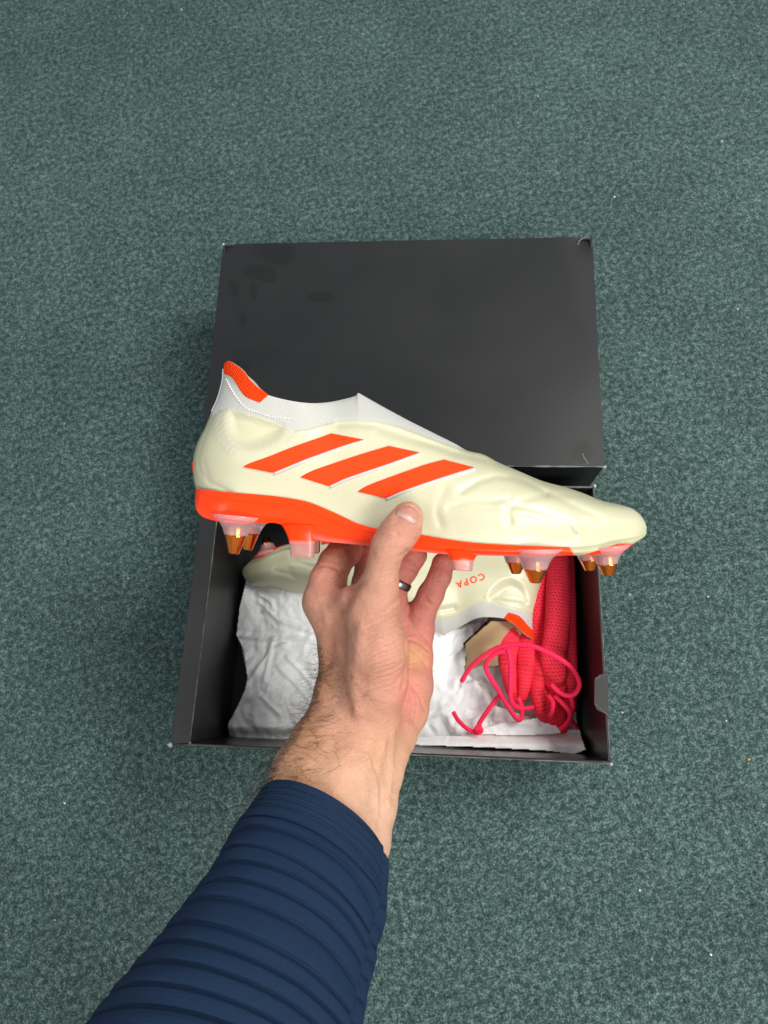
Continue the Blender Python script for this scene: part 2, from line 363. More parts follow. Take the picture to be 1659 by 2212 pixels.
edge_line(lBL, lBR, lz - .0003, .0011, M['edge'], lid)
edge_line(lBR, lTR, lz - .0006, .0005, M['box'], lid); edge_line(lTL, lBL, lz - .0006, .0005, M['box'], lid)
for c, s in ((lTL, .0016), (lBR, .0014)):
    bm = bmesh.new(); bmesh.ops.create_icosphere(bm, subdivisions=2, radius=s)
    for q in bm.verts: q.co *= .5 + .6 * random.random()
    V = np.array([list(q.co) for q in bm.verts]) + np.array([c[0], c[1], lz - .001]); Fc = [[k.index for k in f.verts] for f in bm.faces]; bm.free()
    mesh('worn_corner', V, Fc, M['chip'], lid)
for pts in ([(1258, 980), (1262, 990), (1267, 996), (1270, 1003)], [(1248, 529), (1252, 520), (1261, 514), (1270, 512)]):
    P = spline([on(x, y, lz - .0003) for x, y in pts], 14); V, Fc = tube(P, .0005 + .0003 * np.sin(np.arange(14) * 2.1), 5); mesh('crease_mark', V, Fc, M['edge'], lid)

# ------------------------------------------------------------------ tissue paper
def sheet(name, poly, zf, step, mt, parent=None):
    P = np.array(poly, float); x0, y0 = P.min(0) - step; x1, y1 = P.max(0) + step
    xs = np.arange(x0, x1, step); ys = np.arange(y0, y1, step); X, Y = np.meshgrid(xs, ys, indexing='ij')
    Z = zf(X, Y); v = ((X - CX) / F)[..., None] * CR - ((Y - CY) / F)[..., None] * CU + CF
    W = CO + v * ((Z - CO[2]) / v[..., 2])[..., None]
    n, m_ = X.shape; Fc = gridf(n, m_)[:, ::-1]; ok = inside(X, Y, poly).ravel(); keep = ok[Fc].all(1); Fc = Fc[keep]
    used = np.unique(Fc); mp = np.full(n * m_, -1); mp[used] = np.arange(len(used))
    return W.reshape(-1, 3)[used], mp[Fc]
folds = [[(560, 1300), (600, 1340), (690, 1370)], [(510, 1372), (570, 1380), (640, 1378), (700, 1395)], [(570, 1470), (585, 1400), (620, 1390)], [(530, 1480), (560, 1440), (580, 1410), (590, 1380)],
         [(560, 1285), (585, 1300), (590, 1315), (570, 1320)], [(600, 1440), (640, 1480), (680, 1530)], [(620, 1420), (650, 1450), (690, 1500)], [(514, 1522), (560, 1500), (600, 1540)],
         [(930, 1420), (980, 1390), (1010, 1350), (1040, 1345)], [(920, 1470), (960, 1430), (1000, 1400)], [(1000, 1480), (1040, 1470), (1080, 1500), (1060, 1560)], [(900, 1560), (950, 1540), (990, 1500), (1010, 1450)],
         [(940, 1350), (990, 1360), (1040, 1350)], [(1010, 1580), (1080, 1560), (1150, 1565)], [(960, 1600), (990, 1560), (1040, 1540)], [(700, 1400), (760, 1430), (820, 1420)], [(640, 1560), (720, 1540), (800, 1560)]]
def tnoise(x, y, seed=0):                  # faceted noise: flat triangles with sharp creases
    def h(i, j): v = np.sin(i * 127.1 + j * 311.7 + seed * 74.7) * 43758.5453; return (v - np.floor(v)) * 2 - 1
    i, j = np.floor(x), np.floor(y); fx, fy = x - i, y - j; a, b, c, d = h(i, j), h(i + 1, j), h(i, j + 1), h(i + 1, j + 1)
    return np.where(fx + fy < 1, a + (b - a) * fx + (c - a) * fy, d + (c - d) * (1 - fx) + (b - d) * (1 - fy))
def crumple(X, Y, s=0):
    z = np.zeros_like(X)
    for k, (f, a) in enumerate(((.013, .0030), (.027, .0021), (.06, .0013), (.13, .0005))):
        wx = X + 14 * vnoise(X * .02, Y * .02, 5 + s); wy = Y + 14 * vnoise(X * .02, Y * .02, 9 + s)
        t_ = .5 + k * .8; z += a * tnoise((wx * math.cos(t_) + wy * math.sin(t_)) * f, (wy * math.cos(t_) - wx * math.sin(t_)) * f * 1.2, k + s)
    for f in folds:
        d = dist_poly(X, Y, f); z += .0022 * np.exp(-d / 3.) - .0010 * np.exp(-((d - 9) / 6.) ** 2)
    return z
def z_main(X, Y):
    z = .026 + crumple(X, Y)
    z += .008 * smooth((1560 - Y) / 300) * smooth((X - 520) / 200) - .018 * smooth((1480 - Y) / 120) * smooth((X - 900) / 80)
    z -= .012 * smooth((Y - 1568) / 26) * (X < 860)
    return np.maximum(z, .006)
poly_main = [(531, 1255), (517, 1311), (510, 1372), (526, 1406), (534, 1464), (530, 1486), (514, 1522), (491, 1565), (495, 1589), (499, 1603), (905, 1612), (1180, 1606), (1205, 1585), (1180, 1560), (1060, 1520),
             (1030, 1470), (1004, 1450), (1008, 1408), (1002, 1390), (1050, 1345), (1080, 1300), (900, 1180), (640, 1200)]
V, Fc = sheet('t', poly_main, z_main, 2.0, None)
tis = empty('tissue_paper', [*on(700, 1450, .004)], 'crumpled white tissue paper lining the left and front of the open shoe box', 'tissue paper')
mesh('tissue_sheet', V, Fc, M['tissue'], tis)
V, Fc = sheet('t', [(520, 1395), (538, 1410), (600, 1395), (600, 1500), (545, 1500), (528, 1490), (534, 1460)], lambda X, Y: .020 + .5 * crumple(X, Y, 4), 2.0, None)
mesh('under_sheet', V, Fc, M['tissue'], tis)
def z_fold(X, Y):
    ye = 1598 + (X - 880) * .03
    return .030 + .020 * smooth((Y - 1578) / 34) + .5 * crumple(X, Y, 7) - .0035 * np.sin(np.clip((X - 1180) / 26, 0, 3.14))
V, Fc = sheet('t', [(870, 1592), (1000, 1588), (1100, 1582), (1252, 1574), (1258, 1596), (1267, 1620), (1240, 1630), (1180, 1622), (1050, 1615), (906, 1610), (860, 1607)], z_fold, 2.0, None)
mesh('folded_edge', V, Fc, M['tissue'], tis)
V, Fc = sheet('t', [(1000, 1585), (1080, 1562), (1150, 1552), (1165, 1548), (1185, 1552), (1205, 1570), (1215, 1585), (1120, 1590)], lambda X, Y: .038 + .4 * crumple(X, Y, 2), 2.0, None)
mesh('tissue_flap', V, Fc, M['tissue'], tis)
# right part of the sheet under the bag cords
V, Fc = sheet('t', [(1000, 1440), (1046, 1436), (1100, 1440), (1240, 1500), (1250, 1590), (1000, 1600), (960, 1500)], lambda X, Y: .016 + .7 * crumple(X, Y, 11), 2.0, None)
mesh('lower_sheet', V, Fc, M['tissue'], tis)

# kraft card former
V, Fc = sheet('k', [(1005, 1390), (1058, 1342), (1135, 1340), (1130, 1440), (1040, 1440), (1003, 1452), (1008, 1420)], lambda X, Y: .034 + .010 * np.sin(np.clip((X - 1000) / 110, 0, 1) * 3.0) - .00002 * (Y - 1400), 2.0, None)
k = mesh('card_former', V, Fc, M['kraft'], origin=on(1060, 1400, .03)); md = k.modifiers.new('solid', 'SOLIDIFY'); md.thickness = .0015
tag(k, 'curved brown kraft card former between the tissue and the pink bag', 'card former')

# ------------------------------------------------------------------ pink drawstring bag
bag = empty('drawstring_bag', [*on(1180, 1400, .004)], 'hot pink mesh drawstring bag folded into the right end of the box', 'drawstring bag')
def fold_lobe(path, name='bag_fold', n=70, k=30, flat=.8, sd=0):
    """path rows: px, py, height of axis, half width px"""
    S = spline(path, n); P = np.array([on(x, y, z) for x, y, z, _ in S]); hw = np.array([q[3] / F * (CO[2] - q[2]) for q in S])
    end = smooth(np.minimum(np.arange(n), (n - 1 - np.arange(n)) * 1.0) / 6) ; hw = hw * (.25 + .75 * end)
    V = []; UV = []; Tn = np.gradient(P, axis=0); Tn /= np.linalg.norm(Tn, axis=1)[:, None]; s = np.r_[0, np.cumsum(np.linalg.norm(np.diff(P, axis=0), axis=1))]
    for i in range(n):
        side = np.cross(Tn[i], [0, 0, 1]); side /= np.linalg.norm(side); up = np.cross(side, Tn[i])
        ph = np.arange(k) / k * 2 * np.pi; rr = 1 + .07 * np.sin(3 * ph + i * .12 + sd) + .06 * vnoise(ph * 1.5, np.full(k, i * .16), sd)
        V.append(P[i] + hw[i] * rr[:, None] * (np.cos(ph)[:, None] * side + flat * np.sin(ph)[:, None] * up))
        u = ph / (2 * np.pi); UV.append(np.c_[u * 24 - s[i] / .0034 * .577, np.full(k, s[i] / .0034 * 1.1547)])
    V = np.vstack(V); UV = np.vstack(UV); Fc = gridf(n, k, True)
    o = mesh(name, V, Fc.tolist() + [list(range(k))[::-1], list(range((n - 1) * k, n * k))], M['bag'], bag)
    uv = o.data.uv_layers.new(name='UV'); li = np.zeros(len(o.data.loops), int); o.data.loops.foreach_get('vertex_index', li)
    q = UV[li].copy(); seam = (li % k == 0)
    fl = Fc.ravel(); wrap = (fl.reshape(-1, 4) % k).max(1) == k - 1
    qq = q[:len(fl)].reshape(-1, 4, 2); z = (fl.reshape(-1, 4) % k == 0) & wrap[:, None]; qq[z, 0] += 24
    q[:len(fl)] = qq.reshape(-1, 2); uv.data.foreach_set('uv', q.ravel()); return o
fold_lobe([(1212, 1150, .040, 22), (1208, 1250, .048, 25), (1202, 1350, .050, 26), (1196, 1430, .050, 26), (1205, 1490, .044, 20), (1214, 1515, .034, 12)], sd=1)
fold_lobe([(1224, 1150, .034, 15), (1225, 1260, .040, 17), (1227, 1380, .043, 18), (1229, 1470, .040, 18), (1230, 1560, .030, 13)], sd=2)
fold_lobe([(1112, 1325, .024, 18), (1100, 1380, .036, 20), (1098, 1430, .044, 18), (1104, 1480, .038, 14), (1114, 1530, .030, 6)], sd=3)
fold_lobe([(1138, 1330, .022, 18), (1138, 1420, .042, 19), (1134, 1470, .042, 17), (1124, 1525, .032, 7)], sd=4)
fold_lobe([(1160, 1360, .024, 17), (1166, 1440, .044, 16), (1162, 1480, .042, 18), (1172, 1530, .040, 19), (1190, 1575, .030, 8)], sd=5)
fold_lobe([(1190, 1440, .034, 18), (1182, 1500, .036, 18), (1200, 1550, .034, 22), (1222, 1585, .024, 12)], sd=6)
fold_lobe([(1165, 1200, .034, 26), (1160, 1320, .034, 26), (1170, 1420, .032, 24), (1190, 1540, .026, 24)], sd=7)
def C7(pts): return [(877.8 + x * .2811, 1179.5 + y * .2811, z) for x, y, z in pts]
cords = [
    [(425, 1040, .040), (480, 950, .048), (560, 870, .056), (680, 790, .064), (800, 758, .070), (950, 765, .076), (1060, 805, .078), (1200, 880, .078), (1290, 960, .074), (1330, 1060, .070), (1300, 1130, .068), (1240, 1150, .066), (1170, 1120, .064), (1110, 1060, .064)],
    [(760, 800, .064), (680, 830, .062), (625, 880, .058), (612, 940, .054), (650, 1020, .052), (710, 1110, .052), (780, 1230, .050), (850, 1330, .048), (885, 1320, .046), (885, 1240, .046), (860, 1160, .046)],
    [(720, 1140, .044), (650, 1230, .042), (575, 1340, .040), (535, 1425, .038)],
    [(360, 1275, .040), (400, 1340, .042), (470, 1405, .042), (540, 1435, .042), (575, 1412, .042), (545, 1395, .044), (530, 1420, .046)],
    [(780, 790, .066), (800, 900, .066), (800, 1040, .064), (800, 1160, .056), (830, 1225, .050), (900, 1250, .046), (980, 1238, .046)],
    [(1095, 1150, .056), (1125, 1200, .058), (1122, 1260, .058), (1105, 1310, .054)],
    [(1140, 1150, .058), (1200, 1210, .060), (1255, 1280, .058), (1250, 1340, .052), (1200, 1400, .046), (1180, 1395, .044)],
    [(1265, 1160, .058), (1280, 1240, .052), (1262, 1330, .044), (1290, 1370, .036), (1310, 1400, .030)],
]
for c in cords:
    P = spline([on(x, y, z) for x, y, z in C7(c)], 70); V, Fc = tube(P, .0021, 8); mesh('drawcord', V, Fc, M['cord'], bag)
kn = on(877.8 + 552 * .2811, 1179.5 + 1412 * .2811, .043); bm = bmesh.new(); bmesh.ops.create_icosphere(bm, subdivisions=3, radius=.0042)
V = np.array([list(q.co * (1 + .2 * math.sin(q.co.x * 1500) * math.cos(q.co.y * 1300))) for q in bm.verts]) + kn; Fc = [[q.index for q in f.verts] for f in bm.faces]; bm.free()
mesh('cord_knot', V, Fc, M['cord'], bag)

# ------------------------------------------------------------------ boot
D0 = 0.44; OX, OY = 900., 1190.
BO = np.array([(OX - CX) / F * D0, -(OY - CY) / F * D0])
def L(px, py, z):                          # outline point at height z of the boot's side -> boot frame (x to toe, y up, z to the outer side)
    px, py, z = np.broadcast_arrays(np.asarray(px, float), np.asarray(py, float), np.asarray(z, float)); d = D0 - z
    return np.stack([(px - CX) / F * d - BO[0], -(py - CY) / F * d - BO[1], z], -1)
EYE = np.array([-BO[0], -BO[1], D0])
topc = [(485, 786), (493, 780), (506, 785), (526, 800), (543, 822), (563, 841), (579, 853), (615, 863), (649, 869), (682, 871), (715, 868), (748, 861), (768, 855), (774, 849), (791, 858), (830, 880), (882, 908),
        (942, 938), (982, 958), (1009, 973), (1045, 982), (1077, 999), (1124, 1019), (1172, 1039), (1220, 1052), (1259, 1065), (1299, 1081), (1339, 1090)]
backc = [(485, 786), (482, 800), (480, 823), (470, 860), (457, 889), (443.5, 922), (427, 955), (419, 982), (416.5, 1008), (418.7, 1038), (423, 1056)]
toec = [(1339, 1090), (1366, 1099), (1386, 1116), (1396, 1136), (1396, 1150)]
seam = [(423, 1056), (467, 1060), (506, 1064), (566, 1069), (615, 1074.6), (665, 1084), (708, 1101), (741, 1116), (774, 1131), (814, 1142), (860, 1149), (908, 1155), (962, 1164), (1021, 1172), (1100, 1177), (1180, 1180), (1240, 1182),
        (1267, 1180), (1299, 1174), (1331, 1167), (1370, 1160), (1396, 1150)]
solec = [(422, 1066), (421, 1080), (424, 1101), (437, 1116), (460, 1124), (490, 1128), (560, 1130), (600, 1131), (645, 1152), (690, 1168), (748, 1174.5), (801, 1180), (890, 1190), (972, 1198), (1048, 1200), (1110, 1201),
         (1223, 1200), (1266, 1199), (1330, 1194), (1354, 1186), (1368, 1175), (1390, 1161), (1397, 1152)]
_wx = np.arange(300, 1520, 4.); _ww = np.interp(_wx, [417, 520, 640, 720, 800, 900, 1000, 1100, 1180, 1260, 1397], [.031, .0325, .031, .030, .0315, .036, .041, .0435, .042, .037, .034])
_ww = np.convolve(np.pad(_ww, 20, mode='edge'), np.hanning(41) / np.hanning(41).sum(), 'valid')
def WID(x): return np.interp(x, _wx, _ww)
def plan(x):                               # half width of the boot seen from below, by photo x
    W = WID(x)
    sL = np.clip((x - 415) / 105, 0, 1); sR = np.clip((1399 - x) / 190, 0, 1)
    return W * np.sqrt(np.clip(1 - (1 - sL) ** 2, 0, 1)) * np.sqrt(np.clip(1 - (1 - sR) ** 2.0, 0, 1))
creases = [([(960, 1057), (946, 1089), (945, 1112), (952, 1136)], .0006, 6), ([(997, 1061), (1033, 1039), (1069, 1029), (1109, 1031), (1148, 1045), (1180, 1065)], .0014, 5),
           ([(1180, 1065), (1140, 1077), (1109, 1089), (1097, 1105), (1101, 1128)], .0009, 6), ([(1109, 1021), (1180, 1061), (1259, 1101), (1299, 1120)], .0012, 5),
           ([(1101, 1093), (1140, 1097), (1180, 1109), (1220, 1128), (1240, 1156)], .0012, 5), ([(1180, 1069), (1220, 1067), (1259, 1071), (1300, 1090)], .0008, 5),
           ([(970, 1097), (1013, 1081), (1061, 1083), (1101, 1077)], .0010, 5), ([(731, 917), (764, 915), (814, 919), (880, 942), (942, 962), (989, 976)], .0016, 5),
           ([(820, 929), (880, 950), (934, 962), (982, 982), (1045, 992)], .0010, 5), ([(975, 978), (1020, 985), (1080, 1004)], .0008, 4),
           ([(1240, 1090), (1256, 1120), (1290, 1130)], .0007, 6), ([(440, 1000), (452, 1040), (490, 1060)], .0005, 3), ([(474, 870), (452, 920), (436, 960), (428, 990), (432, 1020), (455, 1045), (500, 1062)], .0006, 2.5)]
cream_top = [(400, 900), (463, 897), (476, 888), (493, 882), (533, 892), (582, 908), (615, 921), (634, 931), (665, 928), (698, 918), (731, 910), (764, 908), (814, 911), (863, 922), (932, 948), (982, 966), (1011, 975), (1450, 1000), (1450, 1400), (380, 1400)]
orange_col = [(478, 809), (486, 808), (500, 815), (511, 828), (520, 845), (530, 858), (561, 870), (569, 862), (580, 853), (586, 845), (560, 820), (540, 790), (500, 765), (470, 775)]
def upper_grid():
    nu, nv = 460, 110
    q = np.linspace(0, 1, nu); q = q + .0 * q
    xt = spline(topc, nu); bt = spline(seam, nu)
    tv = np.linspace(0, 1, nv); vv = tv ** 1.6
    lf = spline(backc, nv, param=vv); rt = spline(toec, nv, param=vv)
    def sm(c):
        c2 = c.copy(); e = np.pad(c2, ((30, 30), (0, 0)), mode='edge'); e[:30] = 2 * c2[0] - e[60:30:-1]; e[-30:] = 2 * c2[-1] - e[-32:-62:-1]
        return np.stack([np.convolve(e[:, k_], np.hanning(61) / np.hanning(61).sum(), 'valid') for k_ in (0, 1)], 1)
    xs_ = sm(xt)
    U = q[:, None, None]; Vv = vv[None, :, None]
    S = (1 - Vv) * xs_[:, None] + (1 - Vv) ** 9 * (xt - xs_)[:, None] + Vv * bt[:, None] + (1 - U) * lf[None] + U * rt[None] - ((1 - U) * (1 - Vv) * xs_[0] + U * (1 - Vv) * xs_[-1] + (1 - U) * Vv * bt[0] + U * Vv * bt[-1])
    X, Y = S[..., 0], S[..., 1]; v = vv[None, :] + 0 * X
    # horizontal distance from the heel and toe outline rounds the ends
    lx = lf[None, :, 0]; sL = np.clip((X - lx) / 112, 0, 1); sR = np.clip((rt[None, :, 0] + 3 - X) / 165, 0, 1)
    rx = np.sqrt(1 - (1 - sL) ** 2); ry = np.sqrt(np.clip(1 - (1 - sR) ** 2, 0, 1))
    W = WID(X)
    closed = (1 - (1 - v) ** 2.1) ** .62
    wr = .0235 / .031 * np.cos(np.clip((X - 628) / 150, 0, 1) * np.pi / 2) ** 1.6; wr = np.where(X < 628, .0235 / .031, wr) * (X < 778)
    openp = wr + (1 - wr) * (1 - (1 - v) ** 1.8) ** .8 - .10 * np.sin(np.pi * np.clip(v * 1.6, 0, 1)) * wr
    w2_ = smooth(wr / .758); g = closed * (1 - w2_) + openp * w2_
    g = g * (1 - .17 * smooth((v - .58) / .42))
    Z = W * g * rx * ry
    d = np.zeros_like(Z)
    for p, a, s in creases: dd_ = dist_poly(X, Y, p); d -= .72 * a * np.exp(-(dd_ / (s * 1.45)) ** 2); d += .16 * a * np.exp(-((dd_ - 18) / 13.) ** 2)
    # ankle hollow
    d -= .0042 * smooth((sdist(X, Y, spline([(500, 890), (540, 898), (600, 915), (612, 925), (590, 950), (540, 968), (505, 950), (492, 915)], 40, closed=True).tolist()) + 12) / 34)
    d += .0007 * smooth((sdist(X, Y, cream_top) + 2) / 5)
    Z = np.maximum(Z + d * np.minimum(1, Z / .006), 0)
    return X, Y, Z, nu, nv
GX, GY, GZ, NU, NV = upper_grid()
near = L(GX, GY, GZ).reshape(-1, 3); far = near * np.array([1, 1, -1]); GF = gridf(NU, NV)
bvh_up = BVHTree.FromPolygons(near.tolist(), GF.tolist())
def hit(px, py, bv=None):
    d = np.array([(px - CX) / F, -(py - CY) / F, -1.]); d /= np.linalg.norm(d)
    loc, nor, i, t = (bv or bvh_up).ray_cast(Vector(EYE), Vector(d))
    if loc is None:
        loc, nor, i, t = (bv or bvh_up).find_nearest(Vector(EYE + d * (D0 - .01) / abs(d[2])))
    n = np.array(nor); n = n if n[2] > 0 else -n
    return np.array(loc), n
def patch(curveA, curveB, n, m_, lift, edge=.0006, sink=-.0004):
    """sheet between two curves laid on the boot's side, raised by lift"""
    A = spline(curveA, n); B = spline(curveB, n); V = []
    for i in range(n):
        for j in range(m_):
            t = j / (m_ - 1); p = A[i] * (1 - t) + B[i] * t; loc, nn = hit(p[0], p[1])
            e = min(i, n - 1 - i, j, m_ - 1 - j); V.append(loc + nn * (sink if e == 0 else lift))
    return V, gridf(n, m_)[:, ::-1]
CREAM = np.array([.56, .55, .42]); WHITE = np.array([.475, .472, .435]); ORANGE = np.array([1.0, .045, .0]); PINK = np.array([.80, .17, .13]); MILK = np.array([.80, .50, .48])
def make_boot(name, label, group, with_stripes, M4):
    b = bpy.data.objects.new(name, None); COL.objects.link(b); b.matrix_world = M4; b.empty_display_size = .02; tag(b, label, 'football boot', group)
    def part(nm, V, Fc, mt, parent=b, **k): return mesh(nm, V, Fc, mt, parent, origin=(0, 0, 0), **k)
    # upper: both sides, seam stitched by shared outline
    x = np.r_[GX.ravel(), GX.ravel()]; y = np.r_[GY.ravel(), GY.ravel()]
    cz = smooth((sdist(x, y, cream_top) + (3 if with_stripes else 19 * smooth((1000 - x) / 200)) + 4 * vnoise(x * .5, y * .5, 1)) / 7)
    tex = smooth((sdist(x, y, [(452, 905), (490, 878), (540, 886), (610, 910), (665, 926), (640, 952), (590, 978), (540, 988), (490, 984), (458, 950)]) + 2) / 12)
    tex *= 1 - smooth((sdist(x, y, [(500, 890), (540, 898), (600, 915), (612, 925), (590, 950), (540, 968), (505, 950), (492, 915)]) + 2) / 10)
    dots = (.5 + .5 * np.cos(x * 1.0 + (np.floor(y / 6.28) % 2) * 3.14)) * (.5 + .5 * np.cos(y * 1.0))
    tex = tex * (1. if with_stripes else .0)
    cz = cz * (1 - .5 * tex * (1 - dots))
    col = WHITE * (1 - cz[:, None]) + CREAM * cz[:, None]
    Vn = near.copy(); tx = (tex * dots)[:len(near)]; Vn[:, 2] += .0005 * tx
    V = np.vstack([Vn, far]); Fc = GF[:, ::-1].tolist() + (GF + len(near)).tolist()
    isk = (cz[:len(near)] < .5); fk = isk[GF].all(1)
    o = part('upper', V, Fc, M['upper'], col=col); o.data.materials.append(M['knit'])
    o.data.polygons.foreach_set('material_index', np.r_[fk, fk].astype(int))
    bm = bmesh.new(); bm.from_mesh(o.data); bmesh.ops.remove_doubles(bm, verts=[q for q in bm.verts if abs(q.co.z) < .0008], dist=.00004); bm.to_mesh(o.data); bm.free()
    # ribbed orange collar at the heel
    ca = [(485, 787), (493, 780.5), (506, 785.5), (526, 801), (543, 823), (563, 842), (580, 853.5)]; cb = [(484, 808), (491, 810), (500, 815), (511, 829), (521, 846), (534, 859), (561, 870)]
    n, k_ = 60, 14; A = spline(ca, n); B = spline(cb, n); V = []
    for i in range(n):
        for j in range(k_):
            t = j / (k_ - 1); p = A[i] * (1 - t) + B[i] * t; loc, nn = hit(p[0] + (.8 if i < 2 else 0), p[1] + (.6 if j == 0 else 0)); V.append(loc + nn * (.0001 if j == k_ - 1 or i == n - 1 else .0007 + .00015 * math.sin(i * 1.6)))
    V = np.array(V); Vf = V * [1, 1, -1]; f = gridf(n, k_)
    lip = [(i * k_, n * k_ + i * k_, n * k_ + (i + 1) * k_, (i + 1) * k_) for i in range(3)]
    part('collar_trim', np.vstack([V, Vf]), f[:, ::-1].tolist() + (f + n * k_).tolist() + lip, M['ribknit'])
    # heel tab edge
    P = spline([(420.8, 985), (418.4, 1008), (420.5, 1030)], 12); V, Fc = tube(L(P[:, 0], P[:, 1], .001), .0011 * np.sin(np.linspace(.25, 2.9, 12)), 10); part('heel_tab', V, Fc, M['stripe'])
    P = spline([(482, 797), (480, 823), (470, 860), (457, 889)], 30); V, Fc = tube(L(P[:, 0], P[:, 1], .0006), .00045, 6); part('heel_seam', V, Fc, M['thread'])
    # stitching below the collar
    mb = MB(); S = spline([(489, 818), (500, 840), (513, 861), (530, 880), (556, 890), (582, 899), (609, 903), (636, 905)], 64)
    for i in range(0, 63, 2):
        a, c = hit(*S[i]), hit(*S[i + 1]); P = np.array([a[0] - a[1] * .0002, (a[0] + c[0]) / 2 + a[1] * .0005, c[0] - c[1] * .0002]); V, Fc = tube(P, .00045, 5); mb.add(V, Fc)
    st = mb.obj('stitching', M['thread'], b, origin=(0, 0, 0)); st['kind'] = 'stuff'
    if with_stripes:
        SS = [([(522, 1009), (539, 1000), (582, 985), (635, 964), (715, 936)], [(589, 1022), (642, 1000), (682, 985), (748, 962), (789, 950)]),
              ([(646, 1031), (672, 1017), (715, 1002), (781, 980), (840, 963)], [(710, 1051), (744, 1035), (781, 1022), (847, 1000), (909, 978)]),
              ([(770, 1062), (794, 1048), (847, 1028), (913, 1005), (958, 993)], [(833, 1077), (870, 1061), (922, 1043), (982, 1024), (1027, 1011)])]
        for A, B in SS:
            V, Fc = patch(A, B, 80, 26, .0008); s = part('stripe', V, Fc, M['stripe'])
            B2 = [(x_ + 3, y_ + 5) for x_, y_ in B]; V, Fc = patch([(x_ - 1, y_ - .5) for x_, y_ in B], B2, 70, 6, .0010); part('piping', V, Fc, M['piping'], s)
    # sole plate
    n, k_ = 300, 26; q = np.linspace(0, 1, n); se = spline(seam, n); so = spline(solec, n); sh = np.linspace(0, 1, k_)
    # match by x
    sx = np.interp(se[:, 0], solec_x(so)[0], solec_x(so)[1]); Z0 = plan(se[:, 0]); V = []; C = []
    for i in range(n):
        x0, y0 = se[i]; xb = so[i][0]; yb = so[i][1]; w0 = max(Z0[i], 0)
        for t in sh:
            if t < .72:
                s = t / .72; X = x0 + (xb - x0) * s; Y = y0 + (yb - y0) * s
                Z = w0 * (.855 + .10 * math.sin(s * 1.9) - .10 * s ** 3) + .0010 * (1 - s) * min(1, w0 / .01)
            else:
                s = (t - .72) / .28; X, Y = xb, yb - (2.0 * math.sin(s * 3.14 / 2)); Z = w0 * (.865 * (1 - s))
            V.append((X, Y, Z, t))
    V = np.array(V)
    P = L(V[:, 0], V[:, 1], V[:, 2]); t = V[:, 3]; i72 = int(.72 * (k_ - 1))
    G = P.reshape(n, k_, 3).copy()
    for j in range(k_):                    # the underside is level across the boot
        if sh[j] >= .72:
            s = (sh[j] - .72) / .28; G[:, j, 0] = G[:, i72, 0]; G[:, j, 1] = G[:, i72, 1] + .0006 * math.sin(s * 3.14 / 2)
    P = G.reshape(-1, 3)
    fx = V[:, 0]; clear = smooth((t - .50) / .24) * smooth((560 - fx) / 60) * .15 + smooth((t - .54) / .16) * smooth((fx - 640) / 60) * .85
    clear = clear * (1 - smooth((fx - 1205) / 20)); C = ORANGE * (1 - clear[:, None]) + PINK * clear[:, None]
    C = C * (1 - .25 * ((V[:, 1] > 0) & (np.abs(t - .2) < .02))[:, None])
    pale = smooth((fx - 1229 - (V[:, 1] - 1182) * .6) / 3) * (1 - smooth((V[:, 1] - np.maximum(1193 - (fx - 1273) * .33, 1172.5)) / 3)) ; C = C * (1 - pale[:, None]) + np.array([.44, .43, .27]) * pale[:, None]
    Vf = P * [1, 1, -1]; f = gridf(n, k_)
    part('soleplate', np.vstack([P, Vf]), f[:, ::-1].tolist() + (f + len(P)).tolist(), M['plate'], col=np.vstack([C, C]))
    # moulded blade studs
    for side in (1, -1):
        for xa, xb_, ta, tb, yt, yb_, z in ((609, 694, 628, 679, 1133, 1203, .021), (955, 1042, 977, 1020, 1186, 1232, .030)):
            rows = []; C = []; K = 24
            for s in np.linspace(0, 1, 16):
                fl = (1 - s) ** 2.6; h = lerp(ta, xa, fl), lerp(tb, xb_, fl); y = lerp(yt, yb_, s) + (.0 if s < .9 else 0)
                cx = (h[0] + h[1]) / 2; hx = (h[1] - h[0]) / 2; hz = lerp(.0052, .0085, fl); end = 1 if s < .97 else .93
                for kk in range(K):
                    ph = kk / K * 2 * math.pi; c_, s_ = math.cos(ph), math.sin(ph); ex = abs(c_) ** .45 * math.copysign(1, c_); ez = abs(s_) ** .45 * math.copysign(1, s_)
                    zz = z + hz * ez * end; slope = (kk and 0); p = L(cx, y + (5 * (c_) * .35 if s > .9 else 0), z); p = p + np.array([hx * ex * end * (D0 - z) / F, 0, hz * ez * end]); rows.append(p)
                    C.append(ORANGE * (1 - smooth(np.array((s - .45) / .2))) + np.array([.85, .48, .44]) * smooth(np.array((s - .45) / .2)))
            V = np.array(rows) * [1, 1, side]; f = gridf(16, K, True); f = f if side < 0 else f[:, ::-1]
            part('moulded_stud', V, f.tolist() + [list(range(15 * K, 16 * K))], M['blade'], col=np.array(C))
        for px, ytop, ymid, ybot, r1, r2, z, tilt in ((509, 1124, 1157, 1197, .0064, .0031, .021, -.10), (1156, 1196, 1231, 1259.5, .0064, .0031, .030, 0), (1312, 1190, 1219, 1244, .0057, .0031, .019, .10)):
            if side < 0 and px > 1300: px2 = px
            c = L(px, ymid, z); sc = (D0 - z) / F; hup = (ymid - ytop) * sc; hd = (ybot - ymid) * sc; ax = np.array([tilt, -1, .0]); c = c * [1, 1, side]
            V, Fc = lathe([(-hup - .003, r1 * 2.6), (-hup, r1 * 2.1), (-hup * .75, r1 * 1.62), (-hup * .4, r1 * 1.3), (-.0012, r1 * 1.14), (-.0002, r1 * 1.10)], c, ax)
            sk = part('stud_socket', V, Fc, M['clear'])
